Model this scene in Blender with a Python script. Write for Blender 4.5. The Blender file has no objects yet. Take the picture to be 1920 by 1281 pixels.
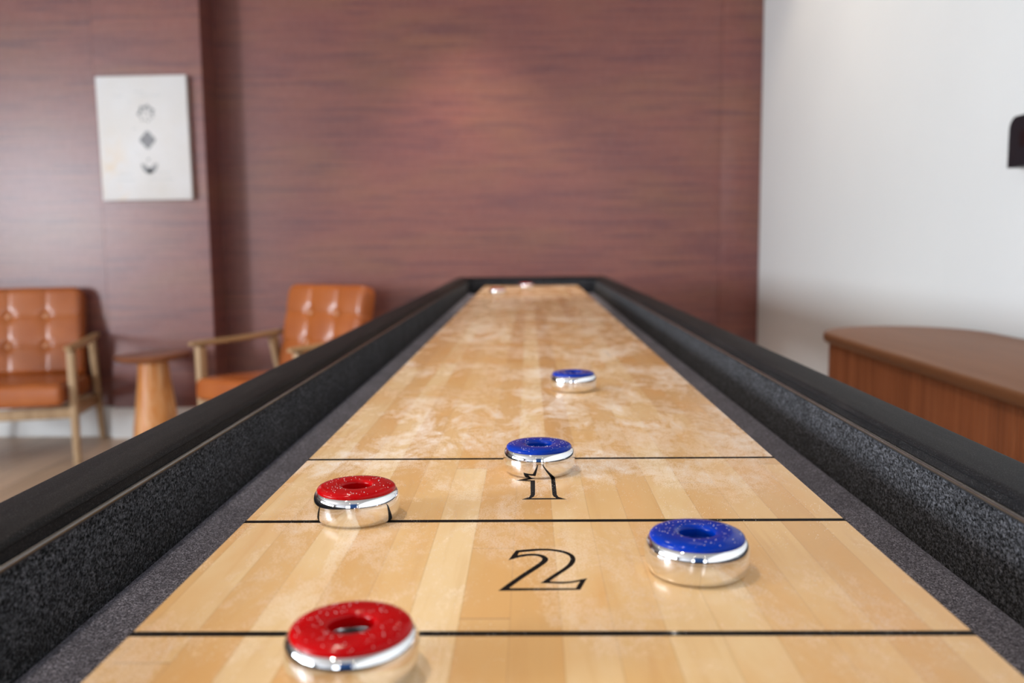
import bpy, bmesh, math, random
from mathutils import Vector, Matrix, noise
random.seed(7)
PI = math.pi
sc = bpy.context.scene
col = sc.collection

# ------------------------------------------------------------------ camera
Z0 = 0.79                                   # height of the playfield above the floor
FPX, PITCH, YAW, ROLL = 1660.0, 0.1110, 0.0203, -0.0101
cp, sp, cy, sy = math.cos(PITCH), math.sin(PITCH), math.cos(YAW), math.sin(YAW)
fw = Vector((-sy*cp, cy*cp, -sp)); rt0 = Vector((cy, sy, 0)); up0 = rt0.cross(fw)
cr, sr = math.cos(ROLL), math.sin(ROLL)
rt = cr*rt0 + sr*up0; up = -sr*rt0 + cr*up0
cam = bpy.data.cameras.new('camera'); camo = bpy.data.objects.new('camera', cam); col.objects.link(camo)
camo.matrix_world = Matrix(((rt.x, up.x, -fw.x, -0.0078), (rt.y, up.y, -fw.y, 0.0),
                            (rt.z, up.z, -fw.z, Z0+0.1869), (0, 0, 0, 1)))
cam.sensor_width = 36.0; cam.lens = FPX/1920*36.0; cam.clip_start = 0.02; cam.clip_end = 60
cam.dof.use_dof = True; cam.dof.focus_distance = 0.655; cam.dof.aperture_fstop = 5.6
sc.camera = camo

# ------------------------------------------------------------------ light
wd = bpy.data.worlds.new('world'); sc.world = wd; wd.use_nodes = True
wd.node_tree.nodes['Background'].inputs[0].default_value = (0.55, 0.75, 1.0, 1)
wd.node_tree.nodes['Background'].inputs[1].default_value = 1.0
sc.view_settings.view_transform = 'Standard'; sc.view_settings.look = 'None'
sc.view_settings.gamma = 1; sc.view_settings.use_curve_mapping = False
sc.view_settings.exposure = -0.06

XL, XR, YB, YM, YLW, H = -5.4, 1.18, -4.2, 4.63, 4.48, 2.75
def area(name, loc, rot, sx, sy_, power, color):
    l = bpy.data.lights.new(name, 'AREA'); l.shape = 'RECTANGLE'; l.size = sx; l.size_y = sy_
    l.energy = power; l.color = color
    o = bpy.data.objects.new(name, l); col.objects.link(o); o.location = loc; o.rotation_euler = rot
    return o
# daylight standing in the openings of the left and rear windows
LEFTWIN = [(-3.6, -2.1), (-1.9, -0.4), (-0.2, 1.3)]          # Y ranges on the left wall
REARWIN = [(-1.75, -0.55), (-0.05, 0.95)]                     # X ranges on the rear wall
WZ0, WZ1 = 0.70, 2.15
for (a, b), POW in zip(LEFTWIN, (90, 590, 110)):
    area('daylight', (XL-0.13, (a+b)/2, (WZ0+WZ1)/2), (0, -PI/2, 0), WZ1-WZ0, b-a, POW, (0.83, 0.915, 1.0))
for a, b in REARWIN:
    area('daylight', ((a+b)/2, YB-0.13, (WZ0+WZ1)/2), (PI/2, 0, 0), b-a, WZ1-WZ0, 26, (0.90, 0.95, 1.0))
SPOTS = [(-0.30, 4.12, 100, 72), (-1.85, 3.85, 14, 62), (-0.62, 1.9, 24, 110), (0.62, 3.0, 20, 96), (0.66, 3.75, 20, 100), (-0.66, 0.30, 51, 110),  # the two spots beside the white wall are added fill to brighten it
         (-2.2, 1.9, 5, 100), (-0.55, -1.8, 20, 100), (0.5, -1.8, 20, 100), (-3.4, 0.2, 16, 100)]
for x, y, p, ang in SPOTS:
    l = bpy.data.lights.new('downlight_or_fill_beam', 'SPOT'); l.energy = p; l.color = (1.0, 0.86, 0.70)
    l.spot_size = math.radians(ang); l.spot_blend = 0.6; l.shadow_soft_size = 0.035
    o = bpy.data.objects.new('downlight_or_fill_beam', l); col.objects.link(o); o.location = (x, y, H-0.03)

# ------------------------------------------------------------------ materials
class NT:
    def __init__(s, name):
        s.m = bpy.data.materials.new(name); s.m.use_nodes = True; s.t = s.m.node_tree
        s.b = s.t.nodes['Principled BSDF']; s.tc = None
    def n(s, typ, **kw):
        nd = s.t.nodes.new(typ)
        for k, v in kw.items():
            if k.startswith('i_'): nd.inputs[k[2:]].default_value = v
            else: setattr(nd, k, v)
        return nd
    def l(s, a, b): s.t.links.new(a, b)
    def co(s):
        if not s.tc: s.tc = s.n('ShaderNodeTexCoord')
        return s.tc.outputs['Object']
    def mp(s, scale=(1, 1, 1), loc=(0, 0, 0)):
        v = s.n('ShaderNodeMapping'); v.inputs['Scale'].default_value = scale; v.inputs['Location'].default_value = loc
        s.l(s.co(), v.inputs['Vector']); return v.outputs[0]
    def noise(s, scale=(1, 1, 1), sc_=5, det=4, dist=0, rough=.5, loc=(0, 0, 0)):
        v = s.n('ShaderNodeTexNoise'); v.inputs['Scale'].default_value = sc_; v.inputs['Detail'].default_value = det
        v.inputs['Distortion'].default_value = dist; v.inputs['Roughness'].default_value = rough
        s.l(s.mp(scale, loc), v.inputs['Vector']); return v.outputs['Fac']
    def math(s, op, a, b=None, clamp=False):
        v = s.n('ShaderNodeMath', operation=op, use_clamp=clamp)
        for i, q in enumerate((a, b)):
            if q is None: continue
            if isinstance(q, (int, float)): v.inputs[i].default_value = q
            else: s.l(q, v.inputs[i])
        return v.outputs[0]
    def rng(s, v, a, b, c=0, d=1):
        m = s.n('ShaderNodeMapRange'); s.l(v, m.inputs[0])
        for i, q in enumerate((a, b, c, d)): m.inputs[i+1].default_value = q
        return m.outputs[0]
    def ramp(s, v, stops, interp='LINEAR'):
        r = s.n('ShaderNodeValToRGB'); e = r.color_ramp; e.interpolation = interp
        while len(e.elements) < len(stops): e.elements.new(0.5)
        for el, (p, c) in zip(e.elements, stops): el.position = p; el.color = (*c, 1)
        s.l(v, r.inputs[0]); return r.outputs[0]
    def mix(s, f, a, b, mode='MIX'):
        m = s.n('ShaderNodeMix', data_type='RGBA', blend_type=mode)
        for i, q in ((0, f), (6, a), (7, b)):
            if isinstance(q, (int, float)): m.inputs[i].default_value = q
            elif isinstance(q, tuple): m.inputs[i].default_value = (*q, 1)
            else: s.l(q, m.inputs[i])
        return m.outputs[2]
    def bump(s, v, strength=.3, dist=.001):
        b = s.n('ShaderNodeBump'); b.inputs['Strength'].default_value = strength; b.inputs['Distance'].default_value = dist
        s.l(v, b.inputs['Height']); s.l(b.outputs[0], s.b.inputs['Normal'])
    def set(s, **kw):
        for k, v in kw.items():
            k = {'color': 'Base Color', 'rough': 'Roughness', 'metal': 'Metallic', 'spec': 'Specular IOR Level', 'coat': 'Coat Weight',
                 'coat_rough': 'Coat Roughness', 'trans': 'Transmission Weight', 'sheen': 'Sheen Weight', 'ior': 'IOR',
                 'emit': 'Emission Color', 'emit_s': 'Emission Strength'}[k]
            if hasattr(v, 'is_linked') or hasattr(v, 'links'): s.l(v, s.b.inputs[k])
            elif isinstance(v, tuple): s.b.inputs[k].default_value = (*v, 1)
            else: s.b.inputs[k].default_value = v
        return s.m

def simple(name, color, rough=.5, var=.06, nscale=8, bump=0, **kw):
    t = NT(name); f = t.noise(sc_=nscale)
    lo = tuple(c*(1-var) for c in color); hi = tuple(min(1, c*(1+var)) for c in color)
    if bump: t.bump(t.noise(sc_=nscale*12, det=3), bump, .0006)
    return t.set(color=t.ramp(f, [(.3, lo), (.7, hi)]), rough=rough, **kw)

KX, KY = .1228, 1.48
def m_board():
    t = NT('maple_playfield')
    sep = t.n('ShaderNodeSeparateXYZ'); t.l(t.co(), sep.inputs[0]); X, Y = sep.outputs[0], sep.outputs[1]
    u = t.math('DIVIDE', t.math('SUBTRACT', X, .0066), .0254); strip = t.math('FLOOR', u); fu = t.math('SUBTRACT', u, strip)
    wn = t.n('ShaderNodeTexWhiteNoise', noise_dimensions='1D'); t.l(strip, wn.inputs['W'])
    v = t.math('ADD', t.math('DIVIDE', Y, .95), t.math('MULTIPLY', wn.outputs[0], 7.3)); seg = t.math('FLOOR', v); fv = t.math('SUBTRACT', v, seg)
    cmb = t.n('ShaderNodeCombineXYZ'); t.l(strip, cmb.inputs[0]); t.l(seg, cmb.inputs[1])
    w2 = t.n('ShaderNodeTexWhiteNoise', noise_dimensions='2D'); t.l(cmb.outputs[0], w2.inputs['Vector'])
    base = t.ramp(w2.outputs['Value'], [(0, (.56, .295, .098)), (.3, (.64, .365, .138)), (.65, (.70, .43, .183)), (1, (.77, .54, .285))])
    # grain follows each strip: shift the lookup per strip
    off = t.n('ShaderNodeCombineXYZ'); t.l(t.math('MULTIPLY', w2.outputs['Value'], 9.0), off.inputs[0]); t.l(t.math('MULTIPLY', w2.outputs['Value'], 31.0), off.inputs[1])
    add = t.n('ShaderNodeVectorMath', operation='ADD'); t.l(t.mp((90, 5, 1)), add.inputs[0]); t.l(off.outputs[0], add.inputs[1])
    gn = t.n('ShaderNodeTexNoise'); gn.inputs['Scale'].default_value = 1.6; gn.inputs['Detail'].default_value = 6; gn.inputs['Distortion'].default_value = .5
    t.l(add.outputs[0], gn.inputs['Vector'])
    c = t.mix(t.rng(gn.outputs['Fac'], .52, .8, 0, .5), base, (.58, .31, .11))
    add2 = t.n('ShaderNodeVectorMath', operation='ADD'); t.l(t.mp((22, 7, 1)), add2.inputs[0]); t.l(off.outputs[0], add2.inputs[1])
    fl = t.n('ShaderNodeTexNoise'); fl.inputs['Scale'].default_value = 1.0; fl.inputs['Detail'].default_value = 3; t.l(add2.outputs[0], fl.inputs['Vector'])
    c = t.mix(t.rng(fl.outputs['Fac'], .45, .75, 0, .75), c, (.66, .33, .095))
    # seams between strips and the short end joints
    sm = t.math('LESS_THAN', t.math('MINIMUM', fu, t.math('SUBTRACT', 1.0, fu)), .014)
    c = t.mix(t.math('MULTIPLY', sm, .28), c, (.38, .2, .08))
    ej = t.math('LESS_THAN', t.math('MINIMUM', fv, t.math('SUBTRACT', 1.0, fv)), .0006)
    c = t.mix(t.math('MULTIPLY', ej, .55), c, (.26, .13, .05))
    def rect(x0, x1, y0, y1):
        a_ = t.math('MULTIPLY', t.math('GREATER_THAN', X, x0), t.math('LESS_THAN', X, x1)); b_ = t.math('MULTIPLY', t.math('GREATER_THAN', Y, y0), t.math('LESS_THAN', Y, y1))
        return t.math('MULTIPLY', a_, b_)
    for k_, y_ in ((-2, .5273), (4, .6753), (-1, 1.130), (3, 1.0028)):
        x_ = .0066+.0254*k_; c = t.mix(t.math('MULTIPLY', rect(x_, x_+.0254, y_-.0004, y_+.0004), .6), c, (.25, .11, .03))
    c = t.mix(t.math('MULTIPLY', rect(-.0442, -.0188, .5273, .60), .18), c, (.60, .31, .09))
    c = t.mix(t.math('MULTIPLY', rect(.0828, .1082, 1.0028, 1.14), .35), c, (.50, .24, .07))
    ex_ = t.math('DIVIDE', t.math('SUBTRACT', t.math('ADD', X, t.math("MULTIPLY", Y, .02)), KX+.02*KY), .0022); ey_ = t.math('DIVIDE', t.math('SUBTRACT', Y, KY), .055)
    c = t.mix(t.rng(t.math('ADD', t.math('MULTIPLY', ex_, ex_), t.math('MULTIPLY', ey_, ey_)), .3, 1.0, .7, 0), c, (.18, .09, .05))
    # shuffleboard wax lying on the wood in swirled patches and specks
    d1 = t.noise((1, .45, 1), 20, 10, .55, .72); d2 = t.noise((1, .8, 1), 5.0, 4, .5, loc=(3, 1, 0)); d3 = t.noise((1, .8, 1), 900, 2)
    d4 = t.noise((1, .6, 1), 95, 6, .4, .7, loc=(1, 5, 0))
    amount = t.rng(Y, .48, .72, .35, 1.0)
    soft = t.math('MULTIPLY', t.rng(d1, .44, .56), t.rng(d2, .38, .56))
    patch = t.math('MULTIPLY', t.math('MULTIPLY', soft, t.rng(d4, .36, .60, .25, 1.0)), amount)
    patch = t.math('MULTIPLY', patch, t.rng(d3, .40, .57, .25, 1.0))
    haze = t.math('MULTIPLY', t.rng(d2, .3, .7, .0, .08), amount)
    dust = t.math('MAXIMUM', t.math('MULTIPLY', patch, 1.0), haze, clamp=True)
    c = t.mix(dust, c, (.90, .81, .74))
    t.bump(t.math('ADD', patch, t.math('MULTIPLY', sm, -.6)), .12, .0004)
    return t.set(color=c, rough=t.math('ADD', .22, t.math('MULTIPLY', dust, .5)), spec=.38)

def m_carpet(name, lo, hi, ribbed):
    t = NT(name)
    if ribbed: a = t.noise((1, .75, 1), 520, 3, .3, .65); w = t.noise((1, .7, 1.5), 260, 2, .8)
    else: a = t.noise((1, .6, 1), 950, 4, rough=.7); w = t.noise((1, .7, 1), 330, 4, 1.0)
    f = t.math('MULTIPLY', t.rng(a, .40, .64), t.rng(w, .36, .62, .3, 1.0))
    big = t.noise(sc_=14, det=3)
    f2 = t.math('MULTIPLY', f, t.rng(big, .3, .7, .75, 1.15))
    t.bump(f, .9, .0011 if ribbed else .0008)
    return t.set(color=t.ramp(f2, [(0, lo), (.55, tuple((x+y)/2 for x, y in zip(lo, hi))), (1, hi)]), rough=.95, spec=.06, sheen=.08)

def m_wallpaper():
    t = NT('grasscloth_wallpaper')
    thread = t.noise((2.2, 2.2, 190), 1.6, 4, .1, .7)
    streak = t.noise((1.5, 1.5, 26), 1.7, 5, .35, .6)
    soft = t.noise((1, 1, 2.4), 1.8, 3, .3)
    fine = t.noise((60, 60, 9), 2.2, 2)
    c = t.ramp(soft, [(.3, (.205, .068, .060)), (.5, (.240, .082, .062)), (.7, (.240, .096, .058))])
    c = t.mix(t.rng(thread, .35, .7, 0, .75), c, (.125, .046, .042))
    c = t.mix(t.rng(streak, .49, .66, 0, .58), c, (.085, .030, .042))
    c = t.mix(t.rng(fine, .4, .75, 0, .16), c, (.30, .17, .15))
    sep = t.n('ShaderNodeSeparateXYZ'); t.l(t.co(), sep.inputs[0])
    u = t.math('DIVIDE', t.math('ADD', sep.outputs[0], .255), .69); pf = t.math('FLOOR', u)
    wn = t.n('ShaderNodeTexWhiteNoise', noise_dimensions='1D'); t.l(pf, wn.inputs['W'])
    c = t.mix(t.math('MULTIPLY', wn.outputs[0], .16), c, (.14, .065, .06))
    t.bump(t.math('ADD', thread, t.math('MULTIPLY', streak, .5)), .25, .0008)
    return t.set(color=c, rough=.33, spec=.46)

def m_wood(name, c0, c1, c2, axis=2, rough=.4, sc_=1.0, spec=.5, speck=None):
    t = NT(name); s = [38*sc_]*3; s[axis] = 2.2*sc_
    g = t.noise(tuple(s), 1.3, 6, .9, .6); b = t.noise(tuple(x*.18 for x in s), 1.5, 2)
    c = t.ramp(g, [(.28, c0), (.5, c1), (.75, c2)])
    c = t.mix(t.rng(b, .35, .7, 0, .35), c, c0)
    if speck: c = t.mix(t.rng(t.noise(sc_=1400, det=1), .60, .74, 0, 1), c, speck)
    t.bump(g, .08, .0006)
    return t.set(color=c, rough=rough, spec=spec)

def m_floor():
    t = NT('plank_floor')
    sep = t.n('ShaderNodeSeparateXYZ'); t.l(t.co(), sep.inputs[0]); X, Y = sep.outputs[0], sep.outputs[1]
    u = t.math('DIVIDE', X, .18); st = t.math('FLOOR', u); fu = t.math('SUBTRACT', u, st)
    wn = t.n('ShaderNodeTexWhiteNoise', noise_dimensions='1D'); t.l(st, wn.inputs['W'])
    v = t.math('ADD', t.math('DIVIDE', Y, 1.2), t.math('MULTIPLY', wn.outputs[0], 5)); sg = t.math('FLOOR', v); fv = t.math('SUBTRACT', v, sg)
    cm = t.n('ShaderNodeCombineXYZ'); t.l(st, cm.inputs[0]); t.l(sg, cm.inputs[1])
    w2 = t.n('ShaderNodeTexWhiteNoise', noise_dimensions='2D'); t.l(cm.outputs[0], w2.inputs['Vector'])
    c = t.ramp(w2.outputs['Value'], [(0, (.46, .32, .21)), (.5, (.58, .41, .28)), (1, (.68, .50, .36))])
    g = t.noise((30, 1.6, 1), 1.5, 6, .8)
    c = t.mix(t.rng(g, .4, .75, 0, .6), c, (.22, .145, .10))
    e = t.math('LESS_THAN', t.math('MINIMUM', fu, t.math('SUBTRACT', 1.0, fu)), .012)
    e2 = t.math('LESS_THAN', t.math('MINIMUM', fv, t.math('SUBTRACT', 1.0, fv)), .002)
    c = t.mix(t.math('MULTIPLY', t.math('MAXIMUM', e, e2), .7), c, (.05, .03, .02))
    return t.set(color=c, rough=.42)

def m_leather():
    t = NT('tan_leather'); v = t.n('ShaderNodeTexVoronoi'); v.inputs['Scale'].default_value = 420; t.l(t.co(), v.inputs['Vector'])
    n1 = t.noise(sc_=7, det=4)
    t.bump(v.outputs['Distance'], .12, .0006)
    return t.set(color=t.ramp(n1, [(.3, (.33, .082, .017)), (.7, (.41, .115, .026))]), rough=.27, spec=.65)

def m_cap(name, c):
    t = NT(name); n1 = t.noise(sc_=60, det=3)
    t.bump(n1, .03, .0003)
    return t.set(color=t.ramp(n1, [(.35, tuple(x*.85 for x in c)), (.7, c)]), rough=.12, spec=.16)

def m_canvas():
    t = NT('printed_canvas'); n1 = t.noise(sc_=4, det=4); n2 = t.noise(sc_=9, det=4, dist=1)
    sep = t.n('ShaderNodeSeparateXYZ'); t.l(t.co(), sep.inputs[0])
    dx = t.math('ADD', sep.outputs[0], .155); dz = t.math('ADD', sep.outputs[2], .17)
    d = t.math('SQRT', t.math('ADD', t.math('MULTIPLY', dx, dx), t.math('MULTIPLY', t.math('MULTIPLY', dz, dz), .12)))
    st = t.math('MULTIPLY', t.rng(d, 0, .085, 1, 0), t.rng(n2, .35, .65))
    c = t.ramp(n1, [(.3, (.62, .585, .55)), (.7, (.67, .66, .665))])
    c = t.mix(t.math('MULTIPLY', st, .95), c, (.72, .47, .20))
    t.bump(t.noise(sc_=500), .1, .0003)
    return t.set(color=c, rough=.6)

M = dict(
    board=m_board(), line=simple('black_ink', (.006, .004, .0035), .6, .2, 60, spec=.08),
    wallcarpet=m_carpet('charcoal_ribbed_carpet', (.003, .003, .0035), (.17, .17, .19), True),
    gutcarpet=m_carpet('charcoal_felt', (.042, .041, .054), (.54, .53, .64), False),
    cap=m_wood('black_stained_rail', (.006, .006, .007), (.011, .011, .012), (.022, .020, .020), axis=1, rough=.55, sc_=2.0, spec=.09, speck=(.075, .073, .075)),
    trim=simple('dark_bronze_trim', (.20, .185, .175), .2, .1, 40, metal=.85),
    tablewood=m_wood('black_cabinet_wood', (.010, .009, .009), (.018, .016, .015), (.03, .027, .025), axis=1, rough=.45),
    chrome=simple('polished_chrome', (.90, .90, .91), .025, .01, 20, metal=1.0),
    bluecap=m_cap('blue_plastic', (.0, .029, .34)), redcap=m_cap('red_plastic', (.47, .0005, .002)),
    hole_shade=simple('hole_shade_metal', (.10, .10, .11), .35, .1, 40, metal=.8), wax=simple('wax_beads', (.9, .88, .85), .08, .03, 20, spec=.8),  # dark metal tone imitates shade inside the puck hole
    wallpaper=m_wallpaper(), white=simple('white_wall_paint', (.66, .66, .645), .6, .015, 2, .05),
    ceil=simple('ceiling_paint', (.36, .355, .35), .8, .01, 2), greywall=simple('grey_wall_paint', (.34, .34, .35), .6, .03, 3), base=simple('baseboard_paint', (.80, .79, .77), .18, .02, 3),
    winframe=simple('window_frame_paint', (.10, .10, .11), .4, .05, 9), bluepaint=simple('blue_reflector_paint', (.012, .09, .32), .5, .04, 3),  # the blue is only for the added panel that the pucks mirror
    floor=m_floor(), leather=m_leather(), button=simple('leather_button', (.50, .20, .08), .14, .05, 30, spec=.7),
    oak=m_wood('ash_frame_wood', (.30, .185, .095), (.42, .275, .15), (.52, .36, .215), rough=.45),
    oak_y=m_wood('ash_arm_wood', (.27, .16, .07), (.37, .225, .105), (.46, .30, .15), axis=1, rough=.4),
    stump=m_wood('stump_wood', (.44, .13, .022), (.66, .27, .07), (.92, .66, .40), rough=.38, sc_=.55),
    stumptop=m_wood('walnut_top_wood', (.19, .062, .025), (.28, .10, .042), (.36, .15, .07), axis=0, rough=.35),
    walnut=m_wood('walnut_veneer', (.20, .060, .020), (.31, .098, .036), (.40, .14, .055), rough=.5, sc_=.8, spec=.3),
    walnuttop=m_wood('walnut_top_veneer', (.19, .075, .030), (.235, .098, .042), (.28, .12, .055), axis=1, rough=.5, sc_=.5, spec=.22),
    canvas=m_canvas(), print_=simple('grey_print_ink', (.22, .22, .23), .6, .2, 60), paleprint=simple('pale_print_ink', (.52, .52, .52), .6, .1, 60),
    blackplastic=simple('black_plastic', (.010, .008, .011), .5, .1, 20, spec=.2), darkred=simple('dark_red_plastic', (.010, .003, .004), .5, .2, 20, spec=.2),
    steel=simple('satin_steel', (.5, .5, .5), .3, .05, 30, metal=1.0))
lamp = NT('lamp_diffuser'); M['lamp'] = lamp.set(color=(.9, .9, .85), emit=(1.0, .86, .68), emit_s=25.0, rough=.5)

# ------------------------------------------------------------------ mesh helpers
def obj(name, bm, mat, parent=None, smooth=35, loc=None):
    me = bpy.data.meshes.new(name); bmesh.ops.recalc_face_normals(bm, faces=bm.faces); bm.to_mesh(me); bm.free()
    for m_ in (mat if isinstance(mat, (list, tuple)) else [mat]): me.materials.append(m_)
    if smooth:
        me.polygons.foreach_set('use_smooth', [True]*len(me.polygons)); me.set_sharp_from_angle(angle=math.radians(smooth))
    o = bpy.data.objects.new(name, me); col.objects.link(o)
    if parent: o.parent = parent
    if loc: o.location = loc
    return o
def thing(name, label, cat, loc=(0, 0, 0), rz=0, group=None):
    o = bpy.data.objects.new(name, None); col.objects.link(o); o.empty_display_size = .1
    o.location = loc; o.rotation_euler = (0, 0, rz); o['label'] = label; o['category'] = cat
    if group: o['group'] = group
    return o
def struct(name, bm, mat, smooth=35):
    o = obj(name, bm, mat, None, smooth); o['kind'] = 'structure'; return o
def box(bm, lo, hi, bev=0, seg=3, mtx=None):
    r = bmesh.ops.create_cube(bm, size=1); vs = r['verts']
    for v in vs:
        v.co = Vector([(lo[i]+hi[i])/2 + v.co[i]*(hi[i]-lo[i]) for i in range(3)])
    if bev:
        es = list({e for v in vs for e in v.link_edges})
        rr = bmesh.ops.bevel(bm, geom=es, offset=bev, segments=seg, profile=.5, affect='EDGES', clamp_overlap=True)
        vs = list({v for f in rr['faces'] for v in f.verts} | {v for v in vs if v.is_valid})
    if mtx is not None:
        bmesh.ops.transform(bm, matrix=mtx, verts=vs)
    return bm
def B(lo, hi, bev=0, seg=3, mtx=None): return box(bmesh.new(), lo, hi, bev, seg, mtx)
def prism_y(bm, prof, y0, y1):
    """profile in X,Z swept along Y"""
    a = [bm.verts.new((x, y0, z)) for x, z in prof]; b = [bm.verts.new((x, y1, z)) for x, z in prof]
    n = len(prof)
    for i in range(n): bm.faces.new((a[i], a[(i+1) % n], b[(i+1) % n], b[i]))
    bm.faces.new(a[::-1]); bm.faces.new(b); return bm
def prism_z(bm, prof, z0, z1, hole=None):
    a = [bm.verts.new((x, y, z0)) for x, y in prof]; b = [bm.verts.new((x, y, z1)) for x, y in prof]
    n = len(prof)
    for i in range(n): bm.faces.new((a[i], a[(i+1) % n], b[(i+1) % n], b[i]))
    bm.faces.new(a[::-1]); bm.faces.new(b); return bm
def lathe(bm, prof, seg=64, c=(0, 0, 0)):
    rings = []
    for r, z in prof:
        if r < 1e-6: rings.append([bm.verts.new((c[0], c[1], c[2]+z))]); continue
        rings.append([bm.verts.new((c[0]+r*math.cos(2*PI*k/seg), c[1]+r*math.sin(2*PI*k/seg), c[2]+z)) for k in range(seg)])
    for p, q in zip(rings, rings[1:]):
        for k in range(seg):
            k2 = (k+1) % seg
            if len(p) == 1 and len(q) == 1: continue
            if len(p) == 1: bm.faces.new((p[0], q[k2], q[k]))
            elif len(q) == 1: bm.faces.new((p[k], p[k2], q[0]))
            else: bm.faces.new((p[k], p[k2], q[k2], q[k]))
    return bm
def loft(bm, secs):
    """secs: list of closed loops of points with equal count"""
    R = [[bm.verts.new(p) for p in s] for s in secs]; n = len(R[0])
    for p, q in zip(R, R[1:]):
        for k in range(n): bm.faces.new((p[k], p[(k+1) % n], q[(k+1) % n], q[k]))
    bm.faces.new(R[0][::-1]); bm.faces.new(R[-1]); return bm
def stick(bm, p0, p1, s0, s1, xdir=(1, 0, 0), rnd=.35, n=4):
    """tapered rounded rectangular bar between two points; s = (width along xdir, depth)"""
    p0, p1 = Vector(p0), Vector(p1); d = (p1-p0).normalized(); x = Vector(xdir); x = (x-d*x.dot(d)).normalized(); y = d.cross(x)
    def sec(p, s):
        w, h = s[0]/2, s[1]/2; r = min(w, h)*rnd*1.5; out = []
        for cx_, cy_, a0 in ((w-r, h-r, 0), (-w+r, h-r, PI/2), (-w+r, -h+r, PI), (w-r, -h+r, 1.5*PI)):
            for k in range(n+1):
                a = a0+k*PI/2/n; out.append(p + x*(cx_+r*math.cos(a)) + y*(cy_+r*math.sin(a)))
        return out
    return loft(bm, [sec(p0, s0), sec(p1, s1)])

# ------------------------------------------------------------------ room
def wall_with_openings(axis, pos0, pos1, lo, hi, holes):
    """axis 'x': wall normal along X, runs along Y"""
    bm = bmesh.new()
    def bb(a, b, z0, z1):
        if axis == 'x': box(bm, (pos0, a, z0), (pos1, b, z1))
        else: box(bm, (a, pos0, z0), (b, pos1, z1))
    c = lo
    for a, b in holes:
        bb(c, a, 0, H); bb(a, b, 0, WZ0); bb(a, b, WZ1, H); c = b
    bb(c, hi, 0, H); return bm
struct('floor', B((XL-.2, YB-.2, -.1), (XR+.2, YM+.2, 0)), M['floor'])
struct('ceiling', B((XL-.2, YB-.2, H), (XR+.2, YM+.2, H+.1)), M['ceil'])
struct('wall_back', B((-1.605, YM, 0), (XR, YM+.12, H)), M['wallpaper'])
struct('wall_left_recess', B((XL, YLW, 0), (-2.141, YLW+.27, H)), M['wallpaper'])
struct('wall_column', B((-2.141, 4.43, 0), (-1.605, 4.75, H), .003, 1), M['wallpaper'])
struct('wall_strip', B((.975, YM-.012, 0), (XR, YM, H), .006, 2), M['wallpaper'])
struct('wall_right', B((XR, YB, 0), (XR+.12, YM, H)), M['white'])
struct('wall_left', wall_with_openings('x', XL-.12, XL, YB, YLW, LEFTWIN), M['greywall'])
wf = struct('wall_front', wall_with_openings('y', YB-.12, YB, XL, XR, REARWIN), M['greywall'])
def baseboard(name, lo, hi):
    struct(name, B(lo, hi, .004, 2), M['base'])
baseboard('baseboard_left_recess', (XL, YLW-.014, 0), (-2.155, YLW, .158))
baseboard('baseboard_column', (-2.155, 4.416, 0), (-1.591, 4.43, .158))
baseboard('baseboard_column_side', (-1.605, 4.43, 0), (-1.591, YM-.014, .158))
baseboard('baseboard_back', (-1.605, YM-.014, 0), (.975, YM, .158))
baseboard('baseboard_right', (XR-.014, YB, 0), (XR, YM-.014, .158))
def window(i, axis, a, b):
    root = bpy.data.objects.new('window_%d' % i, None); col.objects.link(root); root['kind'] = 'structure'
    def bb(bm, a0, a1, z0, z1):
        if axis == 'x': box(bm, (XL-.10, a0, z0), (XL-.05, a1, z1), .003, 1)
        else: box(bm, (a0, YB-.10, z0), (a1, YB-.05, z1), .003, 1)
    bm = bmesh.new(); w = .05
    bb(bm, a, b, WZ0, WZ0+w); bb(bm, a, b, WZ1-w, WZ1); bb(bm, a, a+w, WZ0+w, WZ1-w); bb(bm, b-w, b, WZ0+w, WZ1-w)
    bb(bm, (a+b)/2-.02, (a+b)/2+.02, WZ0+w, WZ1-w)
    obj('window_frame', bm, M['winframe'], root)
i = 1
for a, b in LEFTWIN: window(i, 'x', a, b); i += 1
for a, b in REARWIN: window(i, 'y', a, b); i += 1

for x, y, p, ang in SPOTS:  # every spot gets a fixture, the two added fill spots included
    t = thing('downlight_or_fill', 'round white downlight glowing warm in the unseen grey ceiling, two of the set added as fill', 'ceiling light', (x, y, H), 0, 'recessed ceiling downlights')
    obj('trim_ring', lathe(bmesh.new(), [(.045, -.004), (.060, -.006), (.066, -.001), (.066, 0), (.045, 0), (.045, -.004)], 32), M['ceil'], t)
    obj('diffuser', lathe(bmesh.new(), [(0, -.002), (.045, -.002), (.045, 0), (0, 0)], 32), M['lamp'], t)

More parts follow.
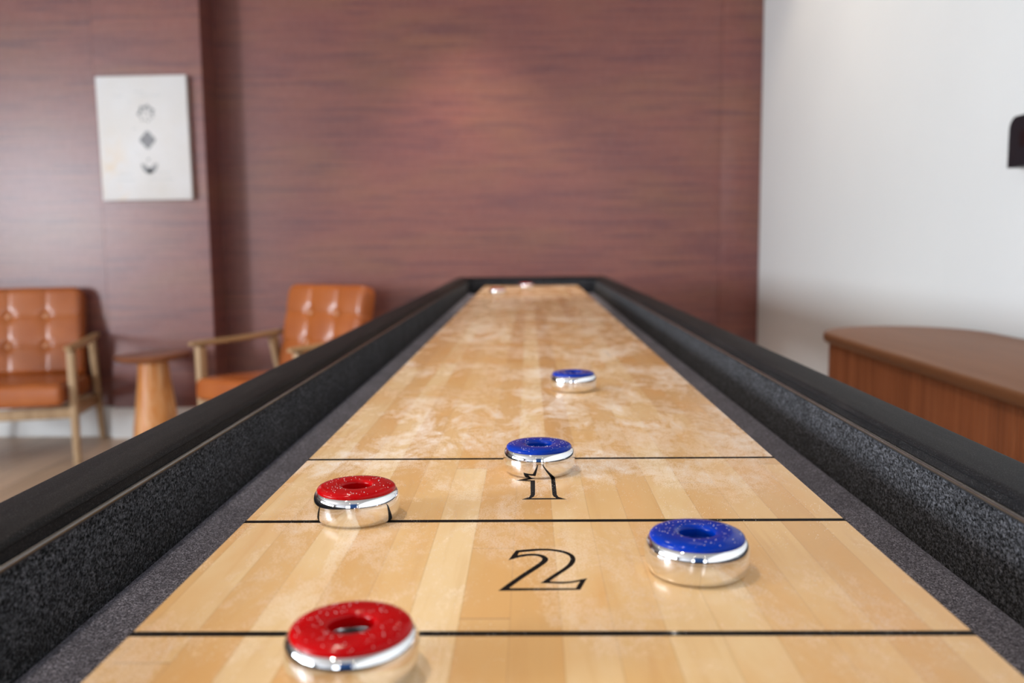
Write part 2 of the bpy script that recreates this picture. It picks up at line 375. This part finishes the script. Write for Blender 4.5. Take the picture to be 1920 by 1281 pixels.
# ------------------------------------------------------------------ shuffleboard table
W2 = .2032; YN, YF = .234, 3.875; GI = .291; GO = .340; RZ = Z0+.031
YNI, YFI = .135, 4.055; YNO, YFO = .086, 4.104
T = thing('shuffleboard_table', 'long shuffleboard table with maple playfield, charcoal carpeted gutters and black rails', 'game table', (0, 2.1, 0))
TL = (0, -2.1, 0)
def tp(name, bm, mat, **kw): return obj(name, bm, mat, T, loc=TL, **kw)
tp('playfield', B((-W2, YN, Z0-.044), (W2, YF, Z0), .0012, 2), M['board'])
for y in (.4076, .5814, .7549):
    tp('scoring_line', B((-W2+.0004, y-.0027, Z0-.0002), (W2-.0004, y+.0027, Z0+.00007)), M['line'])
def ring_shape(outer, inner, z0, z1):
    """flat glyph made of an outline band: fill between two loops via triangle fill"""
    bm = bmesh.new()
    def loop(pts, z):
        vs = [bm.verts.new((x, y, z)) for x, y in pts]; es = [bm.edges.new((vs[k], vs[(k+1) % len(vs)])) for k in range(len(vs))]
        return vs, es
    vo, eo = loop(outer, z1); vi, ei = loop(inner, z1)
    r = bmesh.ops.triangle_fill(bm, use_beauty=True, use_dissolve=False, edges=eo+ei)
    fs = [f for f in r['geom'] if isinstance(f, bmesh.types.BMFace)]
    ex = bmesh.ops.extrude_face_region(bm, geom=fs)
    bmesh.ops.translate(bm, vec=(0, 0, z0-z1), verts=[v for v in ex['geom'] if isinstance(v, bmesh.types.BMVert)])
    return bm
def smooth_loop(pts, keep):
    """Chaikin once-twice except at kept sharp vertices"""
    for _ in range(2):
        out = []; kp = set(); n = len(pts)
        for k in range(n):
            if k in keep: kp.add(len(out)); out.append(pts[k]); continue
            p, c, q = pts[k-1], pts[k], pts[(k+1) % n]
            out.append((c[0]*.75+p[0]*.25, c[1]*.75+p[1]*.25)); out.append((c[0]*.75+q[0]*.25, c[1]*.75+q[1]*.25))
        pts, keep = out, kp
    return pts
P2 = [(-0.0259, 0.4605), (-0.018, 0.4756), (-0.0122, 0.4863), (-0.0069, 0.4953), (-0.0025, 0.5035), (-0.0008, 0.5086), (-0.0026, 0.5130), (-0.0061, 0.5147), (-0.011, 0.514), (-0.0165, 0.5111), (-0.0214, 0.5068), (-0.0171, 0.5233), (-0.0096, 0.5252), (-0.0024, 0.5265), (0.0052, 0.5256), (0.0125, 0.5221), (0.0170, 0.5160), (0.0183, 0.5090), (0.0171, 0.5010), (0.0133, 0.4930), (0.0069, 0.4826), (0.0018, 0.4736), (0.0072, 0.4726), (0.0131, 0.4730), (0.0177, 0.475), (0.0229, 0.4780), (0.0183, 0.4617)]
Q2 = [(-0.0166, 0.5146), (-0.0154, 0.5203), (-0.0082, 0.522), (-0.001, 0.524), (0.0061, 0.5225), (0.0118, 0.519), (0.0150, 0.5144), (0.0157, 0.5094), (0.0147, 0.5027), (0.0113, 0.4943), (0.005, 0.4844), (-0.0028, 0.4711), (0.0033, 0.4711), (0.0078, 0.4702), (0.0136, 0.4712), (0.0192, 0.4735), (0.0161, 0.4634), (-0.0203, 0.4637), (-0.0141, 0.4766), (-0.0069, 0.4889), (-0.0002, 0.5009), (0.0020, 0.5066), (0.0016, 0.5110), (-0.0012, 0.5155), (-0.0054, 0.5174), (-0.011, 0.5172)]
def offset_loop(pts, d):
    out = []; n = len(pts); A_ = sum(pts[k][0]*pts[(k+1) % n][1]-pts[(k+1) % n][0]*pts[k][1] for k in range(n)); sg = 1 if A_ > 0 else -1
    for k in range(n):
        p, c, q = Vector(pts[k-1]), Vector(pts[k]), Vector(pts[(k+1) % n]); t_ = (q-p).normalized()
        out.append((c.x+sg*d*t_.y, c.y-sg*d*t_.x))
    return out
tp('score_number', ring_shape(offset_loop(smooth_loop(P2, {0, 10, 11, 21, 25, 26}), .00022), offset_loop(smooth_loop(Q2, {0, 1, 11, 15, 16, 17}), -.00022), Z0-.0002, Z0+.00007), M['line'], smooth=0)
A1 = [(-.0196, .6838), (-.0080, .6808), (-.0079, .6440), (-.0090, .6375), (-.0147, .6315), (.0180, .6315), (.0122, .6375), (.0112, .6437), (.0112, .6980), (.0020, .7060), (-.0060, .6935)]
B1 = [(-.0118, .6845), (-.0048, .6835), (-.0050, .6440), (-.0060, .6385), (-.0080, .6344), (.0108, .6344), (.0090, .6390), (.0083, .6437), (.0083, .6955), (.0016, .7010), (-.0042, .6900)]
tp('score_number', ring_shape(offset_loop(A1, .00018), offset_loop(B1, -.00018), Z0-.0002, Z0+.00007), M['line'], smooth=0)
# gutter floor
bm = bmesh.new()
for s in (-1, 1):
    prof = [(.2032, -.052), (.215, -.0500), (.24, -.0495), (.266, -.0465), (.278, -.0420), (.2840, -.0435), (.288, -.0495), (.291, -.052), (.291, -.066), (.2032, -.066)]
    pr_ = [(s*x, Z0+z) for x, z in prof]
    prism_y(bm, pr_ if s > 0 else pr_[::-1], YNI, YFI)
box(bm, (-W2, YF, Z0-.066), (W2, YFI, Z0-.05)); box(bm, (-W2, YNI, Z0-.066), (W2, YN, Z0-.05))
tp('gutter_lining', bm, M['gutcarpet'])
def side_wall(s):
    bm = bmesh.new(); x0, x1 = sorted((s*GI, s*(GI+.014)))
    return box(bm, (x0, YNI, Z0-.066), (x1, YFI, Z0+.0175), .002, 2)
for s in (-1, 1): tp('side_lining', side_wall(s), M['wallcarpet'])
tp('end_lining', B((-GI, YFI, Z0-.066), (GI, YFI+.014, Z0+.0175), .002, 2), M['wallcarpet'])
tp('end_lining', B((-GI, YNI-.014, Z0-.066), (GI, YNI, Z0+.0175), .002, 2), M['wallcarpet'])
def railprof():
    out = [(.2925, .0178), (.2925, .0248)]
    for k in range(6): a = PI-(k/5)*PI/2; out.append((.2965+.0045*math.cos(a), .0255+.0045*math.sin(a)))
    out += [(.305, .0308), (.316, .0312), (.327, .0308)]
    for k in range(6): a = PI/2-(k/5)*PI/2; out.append((.3345+.0055*math.cos(a), .0250+.0055*math.sin(a)))
    out += [(.340, .000), (.338, -.004), (.3055, -.004), (.3055, .0178)]
    return out
for s in (-1, 1):
    pr_ = [(s*x, Z0+z) for x, z in railprof()]
    tp('side_rail', prism_y(bmesh.new(), pr_, YNO, YFO), M['cap'])
for ya, yb in ((YFI+.0015, YFO), (YNO, YNI-.0015)):
    tp('end_rail', B((-GI-.001, ya, Z0+.0178), (GI+.001, yb, Z0+.0308), .004, 3), M['cap'])
for s in (-1, 1):
    x0, x1 = sorted((s*.2890, s*.2935)); tp('trim_strip', B((x0, YNI, Z0+.0140), (x1, YFI, Z0+.0185), .0016, 3), M['trim'])
# cabinet under the lining
bm = bmesh.new()
box(bm, (-.332, YNO+.008, Z0-.19), (-.306, YFO-.008, Z0-.004), .003); box(bm, (.306, YNO+.008, Z0-.19), (.332, YFO-.008, Z0-.004), .003)
box(bm, (-.306, YNO+.008, Z0-.19), (.306, YNO+.034, Z0+.017)); box(bm, (-.306, YFO-.034, Z0-.19), (.306, YFO-.008, Z0+.017))
box(bm, (-.306, YNO+.034, Z0-.10), (.306, YFO-.034, Z0-.068))
tp('cradle', bm, M['tablewood'])
for y in (.62, 3.45):
    bm = bmesh.new(); box(bm, (-.26, y-.10, 0), (.26, y+.10, .06), .006); box(bm, (-.22, y-.06, .06), (.22, y+.06, Z0-.19), .004); box(bm, (-.27, y-.12, Z0-.19-.04), (.27, y+.12, Z0-.19), .004)
    tp('pedestal', bm, M['tablewood'])

# ------------------------------------------------------------------ pucks
def grains(bm, pts, rmin, rmax):
    for x, y, z in pts:
        r = random.uniform(rmin, rmax)
        ret = bmesh.ops.create_icosphere(bm, subdivisions=1, radius=r)
        m_ = Matrix.Translation((x, y, z+r*.5)) @ Matrix.Rotation(random.random()*6, 4, 'Z')
        bmesh.ops.transform(bm, matrix=m_, verts=ret['verts'])
    return bm
ZC = .0022                                   # lift of everything above the barrel
body_prof = [(0, 0), (.0236, 0), (.0247, .0004)]
for k in range(15):                       # lower part: tall barrel curve
    a = -PI/2*(1-k/14); body_prof.append((.0252+.0042*math.cos(a), .0128+.0122*math.sin(a)))
for k in range(1, 13):                    # upper part: short shoulder leaning in
    a = PI/2*k/12*.92; body_prof.append((.0252+.0042*math.cos(a)**.8, .0128+.0073*math.sin(a)))
body_prof += [(.0252, .0202), (.0118, .0202), (.0112, .0196), (.0108, .0130), (0, .0130)]
cap_prof = [(.0098, .0150), (.0098, .0190), (.0101, .0200), (.0107, .0207), (.0118, .0211), (.0150, .0214), (.0200, .0214), (.0236, .0210), (.0256, .0202), (.0266, .0191), (.0268, .0182), (.0265, .0174), (.0125, .0174), (.0120, .0150), (.0098, .0150)]
cap_prof = [(r, z+ZC) for r, z in cap_prof]
PUCKS = [
    ('red', -.0865, .3680, 'red-capped chrome shuffleboard puck nearest the camera, cut off by the bottom of the picture'),
    ('red', -.1275, .5905, 'red-capped chrome shuffleboard puck sitting on the line left of the numeral 1'),
    ('blue', .0860, .4885, 'blue-capped chrome shuffleboard puck in the zone right of the numeral 2'),
    ('blue', -.0010, .7125, 'blue-capped chrome shuffleboard puck covering the top of the numeral 1'),
    ('blue', .0470, 1.115, 'blue-capped chrome shuffleboard puck alone beyond the farthest black line'),
    ('red', -.1240, 3.22, 'red-capped chrome shuffleboard puck at the far end, the left one of the two'),
    ('red', -.0200, 3.62, 'red-capped chrome shuffleboard puck at the far end, the right one closest to the end rail')]
for kind, x, y, lab in PUCKS:
    p = thing('shuffleboard_puck', lab, 'puck', (x, y, Z0+.00015), random.random()*6, 'shuffleboard pucks on the table')
    obj('weight_body', lathe(bmesh.new(), body_prof, 96), M['chrome'], p, smooth=50)
    cp_ = obj('cap', lathe(bmesh.new(), cap_prof, 96), M['bluecap' if kind == 'blue' else 'redcap'], p, smooth=50)
    obj('hole_shade', lathe(bmesh.new(), [(0, .0158), (.0108, .0158), (.0108, .0131), (0, .0131)], 48), M['hole_shade'], p)  # dark disc added over the chrome floor, painting shade into the hole
    if y < 2:
        pts = []
        for k in range(90):
            r = math.sqrt(random.uniform(.0112**2, .0262**2)); a = random.random()*2*PI
            # cap surface height at r
            z = .0214+ZC
            for (r0, z0), (r1, z1) in zip(cap_prof[1:10], cap_prof[2:11]):
                if r0 <= r <= r1: z = z0+(z1-z0)*(r-r0)/max(1e-6, r1-r0)
            pts.append((r*math.cos(a), r*math.sin(a), z))
        g = obj('wax_grains', grains(bmesh.new(), pts, .00010, .00026), M['wax'], p, smooth=80); g['kind'] = 'stuff'; g['label'] = 'tiny white wax grains'

# loose wax beads strewn on the playfield
bm = bmesh.new(); pts = []
tries = 0
while len(pts) < 11000 and tries < 200000:
    tries += 1
    y = .38+random.random()**1.3*1.5; x = random.uniform(-W2+.002, W2-.002)
    n_ = noise.noise(Vector((x*17, y*10, 3.3)))*.6+noise.noise(Vector((x*70, y*50, 8.1)))*.5
    if n_ < random.uniform(-.05, .42): continue
    if any((x-px)**2+(y-py)**2 < .024**2 for _, px, py, _ in PUCKS): continue
    pts.append((x, y, Z0+.0001))
for x, y, z in pts:
    r = random.uniform(.00010, .00027); a = random.random()*6
    v = [bm.verts.new((x+r*math.cos(a+k*PI*2/5), y+r*math.sin(a+k*PI*2/5), z+r*.45)) for k in range(5)]
    tpv = bm.verts.new((x, y, z+r*1.1)); bt = bm.verts.new((x, y, z))
    for k in range(5): bm.faces.new((v[k], v[(k+1) % 5], tpv)); bm.faces.new((v[(k+1) % 5], v[k], bt))
g = obj('wax_powder', bm, M['wax'], None, smooth=0); g['kind'] = 'stuff'; g['label'] = 'fine white shuffleboard wax powder scattered over the maple playfield'; g['category'] = 'wax powder'

# ------------------------------------------------------------------ leather armchairs
def cushion(w, d, h, r, puff, n=28, m=28):
    """rounded box cushion centred in x,y with base z=0"""
    bm = bmesh.new()
    box(bm, (-w/2, -d/2, 0), (w/2, d/2, h), r, 5)
    bmesh.ops.subdivide_edges(bm, edges=[e for e in bm.edges if e.calc_length() > .1], cuts=14, use_grid_fill=True)
    for v in bm.verts:
        if v.co.z > h*.7:
            fx = max(0, 1-(2*v.co.x/w)**2); fy = max(0, 1-(2*v.co.y/d)**2); v.co.z += puff*math.sqrt(fx*fy)
        if abs(v.co.z-h/2) < h*.3:
            pass
    return bm
def tufted_back(w, h, t):
    """front faces -Y, stands from z=0; 3x3 tufted panels"""
    bm = bmesh.new(); NU = NV = 60
    def rr(u, v):   # rounded outline
        x = (u-.5)*w; z = v*h; r = .045
        return x, z
    front = []
    for j in range(NV+1):
        row = []
        for i in range(NU+1):
            u, v = i/NU, j/NV
            x = (u-.5)*w; z = v*h; ex = min(u, 1-u)*w; ez = min(v, 1-v)*h
            # outline corner rounding
            R = .05; cxs = w/2-R
            if abs(x) > cxs and (z > h-R):
                dx, dz = abs(x)-cxs, z-(h-R); L = max(dx, dz)/math.hypot(dx, dz) if (dx or dz) else 1
                x = math.copysign(cxs+dx*L, x); z = h-R+dz*L
            edge = min(ex, ez); q = min(1, edge/.035); roll = math.sqrt(max(0, 1-(1-q)**2))
            su = abs(math.sin(PI*3*u)); sv = abs(math.sin(PI*3*v))
            if ex < w/6: su = 1
            if ez < h/6: sv = 1
            pu = min(1, su**.33); pv = min(1, sv**.30)
            depth = t*.5*roll + .009*(pu*pv)
            for bu in (1/3, 2/3):
                for bv in (1/3, 2/3):
                    d2 = ((u-bu)*w)**2+((v-bv)*h)**2; depth -= .012*math.exp(-d2/(2*.018**2))
            row.append(bm.verts.new((x, -depth, z)))
        front.append(row)
    back = [[bm.verts.new((front[j][i].co.x, t*.5, front[j][i].co.z)) for i in range(NU+1)] for j in range(NV+1)]
    for j in range(NV):
        for i in range(NU):
            bm.faces.new((front[j][i], front[j][i+1], front[j+1][i+1], front[j+1][i]))
            bm.faces.new((back[j][i+1], back[j][i], back[j+1][i], back[j+1][i+1]))
    for j in range(NV):
        bm.faces.new((front[j+1][0], back[j+1][0], back[j][0], front[j][0])); bm.faces.new((front[j][NU], back[j][NU], back[j+1][NU], front[j+1][NU]))
    for i in range(NU):
        bm.faces.new((front[0][i], back[0][i], back[0][i+1], front[0][i+1])); bm.faces.new((front[NV][i+1], back[NV][i+1], back[NV][i], front[NV][i]))
    return bm
def armchair(label, loc, rz):
    t = thing('leather_armchair', label, 'armchair', loc, rz, 'tan leather armchairs by the wallpapered wall')
    SW, SD = .54, .54
    for s in (-1, 1):
        obj('leg', stick(bmesh.new(), (s*.300, -.280, 0), (s*.302, -.278, .515), (.030, .036), (.036, .048)), M['oak'], t)
        obj('leg', stick(bmesh.new(), (s*.296, .300, 0), (s*.296, .185, .515), (.028, .030), (.034, .050)), M['oak'], t)
        # arm: long paddle, wider toward the front, sloping gently down to the back
        bm = bmesh.new(); secs = []
        for k in range(15):
            f = k/14; y = -.335+f*.63; wd_ = .050+.018*math.sin(PI*min(1, f*1.4)) - (.012 if f > .85 else 0); z = .530-.012*f+.02*f*f; th = .024
            wd_ *= (.55 if k in (0, 14) else 1)
            sec_ = []
            for a in range(16):
                A_ = 2*PI*a/16; sec_.append((s*.302+wd_/2*math.copysign(abs(math.cos(A_))**.6, math.cos(A_)), y, z+th/2*math.copysign(abs(math.sin(A_))**.7, math.sin(A_))*(.6 if k in (0, 14) else 1)))
            secs.append(sec_)
        obj('armrest', loft(bm, secs), M['oak_y'], t, smooth=60)
        obj('side_rail', stick(bmesh.new(), (s*.296, -.275, .238), (s*.296, .215, .215), (.024, .050), (.024, .050)), M['oak_y'], t)
    obj('front_rail', B((-.290, -.292, .213), (.290, -.268, .262), .004), M['oak'], t)
    obj('rear_rail', B((-.290, .200, .190), (.290, .224, .240), .004), M['oak'], t)
    mt = Matrix.Translation((0, -.055, .262)) @ Matrix.Rotation(math.radians(-3), 4, 'X')
    bm = cushion(SW, .60, .095, .024, .018); bmesh.ops.transform(bm, matrix=mt, verts=bm.verts)
    sc_ = obj('seat_cushion', bm, M['leather'], t, smooth=60)
    mb = Matrix.Translation((0, .19, .345)) @ Matrix.Rotation(math.radians(-14), 4, 'X')
    bm = tufted_back(.505, .445, .075); bmesh.ops.transform(bm, matrix=mb, verts=bm.verts)
    bk = obj('back_cushion', bm, M['leather'], t, smooth=70)
    for bu in (1/3, 2/3):
        for bv in (1/3, 2/3):
            bm = bmesh.new(); bmesh.ops.create_uvsphere(bm, u_segments=16, v_segments=10, radius=.0145)
            m_ = mb @ Matrix.Translation(((bu-.5)*.505, -.030, bv*.445)) @ Matrix.Diagonal((1, .55, 1, 1)); bmesh.ops.transform(bm, matrix=m_, verts=bm.verts)
            obj('button', bm, M['button'], bk, smooth=80)
    bf = obj('back_frame', B((-.235, .04, -.02), (.235, .058, .40), .004, 2, mb), M['oak'], t)
    return t
armchair('tan leather armchair with wooden arms at the left edge, left of the side table', (-2.425, 4.085, 0), math.radians(15))
armchair('tan leather armchair turned left, between the side table and the shuffleboard table', (-1.140, 4.155, 0), math.radians(-28))

# ------------------------------------------------------------------ stump side table
t = thing('side_table', 'small round wooden side table with a tapered stump base between the armchairs', 'side table', (-1.815, 4.17, 0))
bm = bmesh.new(); N = 48; secs = []
for z, r in ((0, .108), (.02, .110), (.12, .101), (.24, .086), (.34, .073), (.405, .068), (.432, .066)):
    secs.append([((r+.0035*math.sin(3*a*2*PI/N+1)+.0025*math.sin(7*a*2*PI/N))*math.cos(2*PI*a/N), (r+.0035*math.sin(3*a*2*PI/N+1))*math.sin(2*PI*a/N), z) for a in range(N)])
obj('stump_base', loft(bm, secs), M['stump'], t, smooth=50)
bm = lathe(bmesh.new(), [(0, 0), (.07, 0), (.13, .004), (.160, .013), (.171, .024), (.173, .031), (.168, .035), (.10, .0325), (0, .0325)], 64)
bmesh.ops.transform(bm, matrix=Matrix.Translation((0, 0, .432)) @ Matrix.Rotation(math.radians(-2.2), 4, 'Y'), verts=bm.verts)
obj('tabletop', bm, M['stumptop'], t, smooth=50)

# ------------------------------------------------------------------ walnut cabinet
t = thing('reeded_cabinet', 'low walnut reeded cabinet with rounded end standing against the white wall', 'cabinet', (.96, 1.6, 0))
def stadium(r, y0, y1, n=40):
    out = []
    for k in range(n+1): a = k/n*PI; out.append((r*math.cos(a), y1-r+r*math.sin(a)))
    for k in range(n+1): a = PI+k/n*PI; out.append((r*math.cos(a), y0+r+r*math.sin(a)))
    return out
bm = bmesh.new(); ZT = .738; secs = []
for off, z in ((.008, ZT-.026), (.002, ZT-.023), (0, ZT-.016), (0, ZT-.008), (.003, ZT-.002), (.009, ZT)):
    secs.append([(x, y, z) for x, y in stadium(.208-off, -.85+off, .87-off)])
obj('cabinet_top', loft(bm, secs), M['walnuttop'], t, smooth=50)
# reeded body: outline resampled with small half-round reeds
base_ = stadium(.190, -.832, .852, 200); L = []; tot = 0
pts = [Vector((x, y, 0)) for x, y in base_]
dense = []
for k in range(len(pts)):
    a, b = pts[k], pts[(k+1) % len(pts)]; d = (b-a).length; n_ = max(1, int(d/.0018))
    for q in range(n_): dense.append((a.lerp(b, q/n_), tot+d*q/n_, (b-a).normalized() if d > 1e-9 else None))
    tot += d
nre = int(tot/.0145); prof = []
for p_, s_, d_ in dense:
    if d_ is None: continue
    nrm = Vector((d_.y, -d_.x, 0)); prof.append(p_+nrm*.0032*abs(math.sin(PI*s_*nre/tot)))
bm = bmesh.new(); loft(bm, [[(p_.x, p_.y, z) for p_ in prof] for z in (.03, ZT-.0255)])
obj('reeded_body', bm, M['walnut'], t, smooth=60)
bm = bmesh.new(); prism_z(bm, stadium(.17, -.81, .83), 0, .03); obj('plinth', bm, M['tablewood'], t)

# ------------------------------------------------------------------ picture on the column
t = thing('canvas_print', 'white unframed canvas print with three grey motifs hanging on the wallpapered column', 'picture', (-1.895, 4.43, 1.505))
t.rotation_euler = (0, math.radians(-.35), 0)
obj('canvas', B((-.223, -.034, -.300), (.223, -.001, .300), .003, 3), M['canvas'], t)
def flat(poly, y=-.0345, th=.0008):
    bm = bmesh.new(); a = [bm.verts.new((x, y, z)) for x, z in poly]; b = [bm.verts.new((x, y+th, z)) for x, z in poly]; n = len(poly)
    for i in range(n): bm.faces.new((a[i], a[(i+1) % n], b[(i+1) % n], b[i]))
    bm.faces.new(a); bm.faces.new(b[::-1]); return bm
def addflat(bm, poly, y=-.0345, th=.0008):
    a = [bm.verts.new((x, y, z)) for x, z in poly]; b = [bm.verts.new((x, y+th, z)) for x, z in poly]; n = len(poly)
    for i in range(n): bm.faces.new((a[i], a[(i+1) % n], b[(i+1) % n], b[i]))
    bm.faces.new(a); bm.faces.new(b[::-1])
def disc(cx_, cz, r, n=24, a0=0, a1=2*PI, rz=None):
    return [(cx_+r*math.cos(a0+(a1-a0)*k/n), cz+(rz or r)*math.sin(a0+(a1-a0)*k/n)) for k in range(n + (0 if a1-a0 > 6.2 else 1))]
# top: ring of small blots
bm = bmesh.new(); cx0, cz0 = .018, .118
for k in range(14):
    a = 2*PI*k/14; r = .031+(.006 if k % 2 else 0); q = .0085 if math.sin(a) > -.3 else .0045
    addflat(bm, disc(cx0+r*math.cos(a), cz0+r*math.sin(a), q, 10))
for k in range(5): addflat(bm, disc(cx0-.012+k*.006, cz0+.014*math.sin(k), .004, 8))
obj('printed_motif', bm, M['print_'], t, smooth=0)
# middle: dark four-lobed blot
bm = bmesh.new(); cz1 = -.008
addflat(bm, [(cx0+(.034+.005*math.cos(4*a))*math.cos(a), cz1+(.038+.005*math.cos(4*a))*math.sin(a)) for a in [2*PI*k/48 for k in range(48)]])
obj('printed_motif', bm, M['print_'], t, smooth=0)
# bottom: bowl shape of curved bands
bm = bmesh.new(); cz2 = -.122
for r0, r1 in ((.040, .032), (.027, .021)):
    o_ = disc(cx0+.002, cz2, r0, 24, PI, 2*PI, r0*1.25); i_ = disc(cx0+.002, cz2, r1, 24, PI, 2*PI, r1*1.0)
    addflat(bm, o_+i_[::-1])
addflat(bm, disc(cx0+.002, cz2-.038, .012, 12)); addflat(bm, disc(cx0-.002, cz2+.020, .006, 10))
obj('printed_motif', bm, M['print_'], t, smooth=0)
for x, z, w_ in ((-.01, .222, .05), (.045, .203, .11), (-.115, .203, .055), (-.06, .175, .02), (-.045, .045, .02), (-.035, -.075, .02), (-.10, -.175, .06), (-.10, -.203, .085), (.09, -.170, .06), (.075, -.20, .125)):
    bm = bmesh.new(); addflat(bm, [(x-w_/2, z), (x+w_/2, z), (x+w_/2, z+.0045), (x-w_/2, z+.0045)])
    obj('printed_text_line', bm, M['paleprint'], t, smooth=0)

# ------------------------------------------------------------------ black box on the white wall
t = thing('wall_box', 'black wall-mounted box with rounded top at the right edge of the white wall', 'wall box', (XR, 2.17, 1.142))
bm = bmesh.new(); prof = []
hw, hh, R = .085, .118, .03
for k in range(9): a = k/8*PI/2; prof.append((hw-R+R*math.cos(a), hh-R+R*math.sin(a)))
for k in range(9): a = PI/2+k/8*PI/2; prof.append((-hw+R+R*math.cos(a), hh-R+R*math.sin(a)))
prof += [(-hw, 0), (hw, 0)]
def yz(bm, prof, x0, x1, yc):
    a = [bm.verts.new((x0, yc+p, z)) for p, z in prof]; b = [bm.verts.new((x1, yc+p, z)) for p, z in prof]; n = len(prof)
    for i in range(n): bm.faces.new((a[i], a[(i+1) % n], b[(i+1) % n], b[i]))
    bm.faces.new(a[::-1]); bm.faces.new(b); return bm
yz(bm, prof, -.045, 0, -hw)
obj('housing', bm, M['blackplastic'], t, smooth=40)
obj('recess_panel', yz(bmesh.new(), [(-.05, .045), (.035, .045), (.035, .082), (-.05, .082)], -.0465, -.0448, -hw), M['darkred'], t)
tb = bmesh.new(); lathe(tb, [(0, 0), (.010, 0), (.010, H-1.142-.118-.001), (0, H-1.142-.118-.001)], 20, (-.018, -.062, .118))
obj('conduit', tb, M['blackplastic'], t, smooth=40)

# ------------------------------------------------------------------ blue panel added behind the camera to put a blue reflection in the chrome
t = thing('blue_reflector', 'unseen blue panel added to give the chrome of the pucks a blue reflection', 'reflection panel', (-.06, -.95, 0))
obj('panel', B((-.24, -.02, .12), (.24, .02, 1.68), .01, 3), M['bluepaint'], t)
for s_ in (-1, 1):
    bm = bmesh.new(); box(bm, (s_*.18-.02, -.16, 0), (s_*.18+.02, .16, .02), .004); box(bm, (s_*.18-.015, -.015, .02), (s_*.18+.015, .015, .14), .003)
    obj('foot', bm, M['blackplastic'], t)
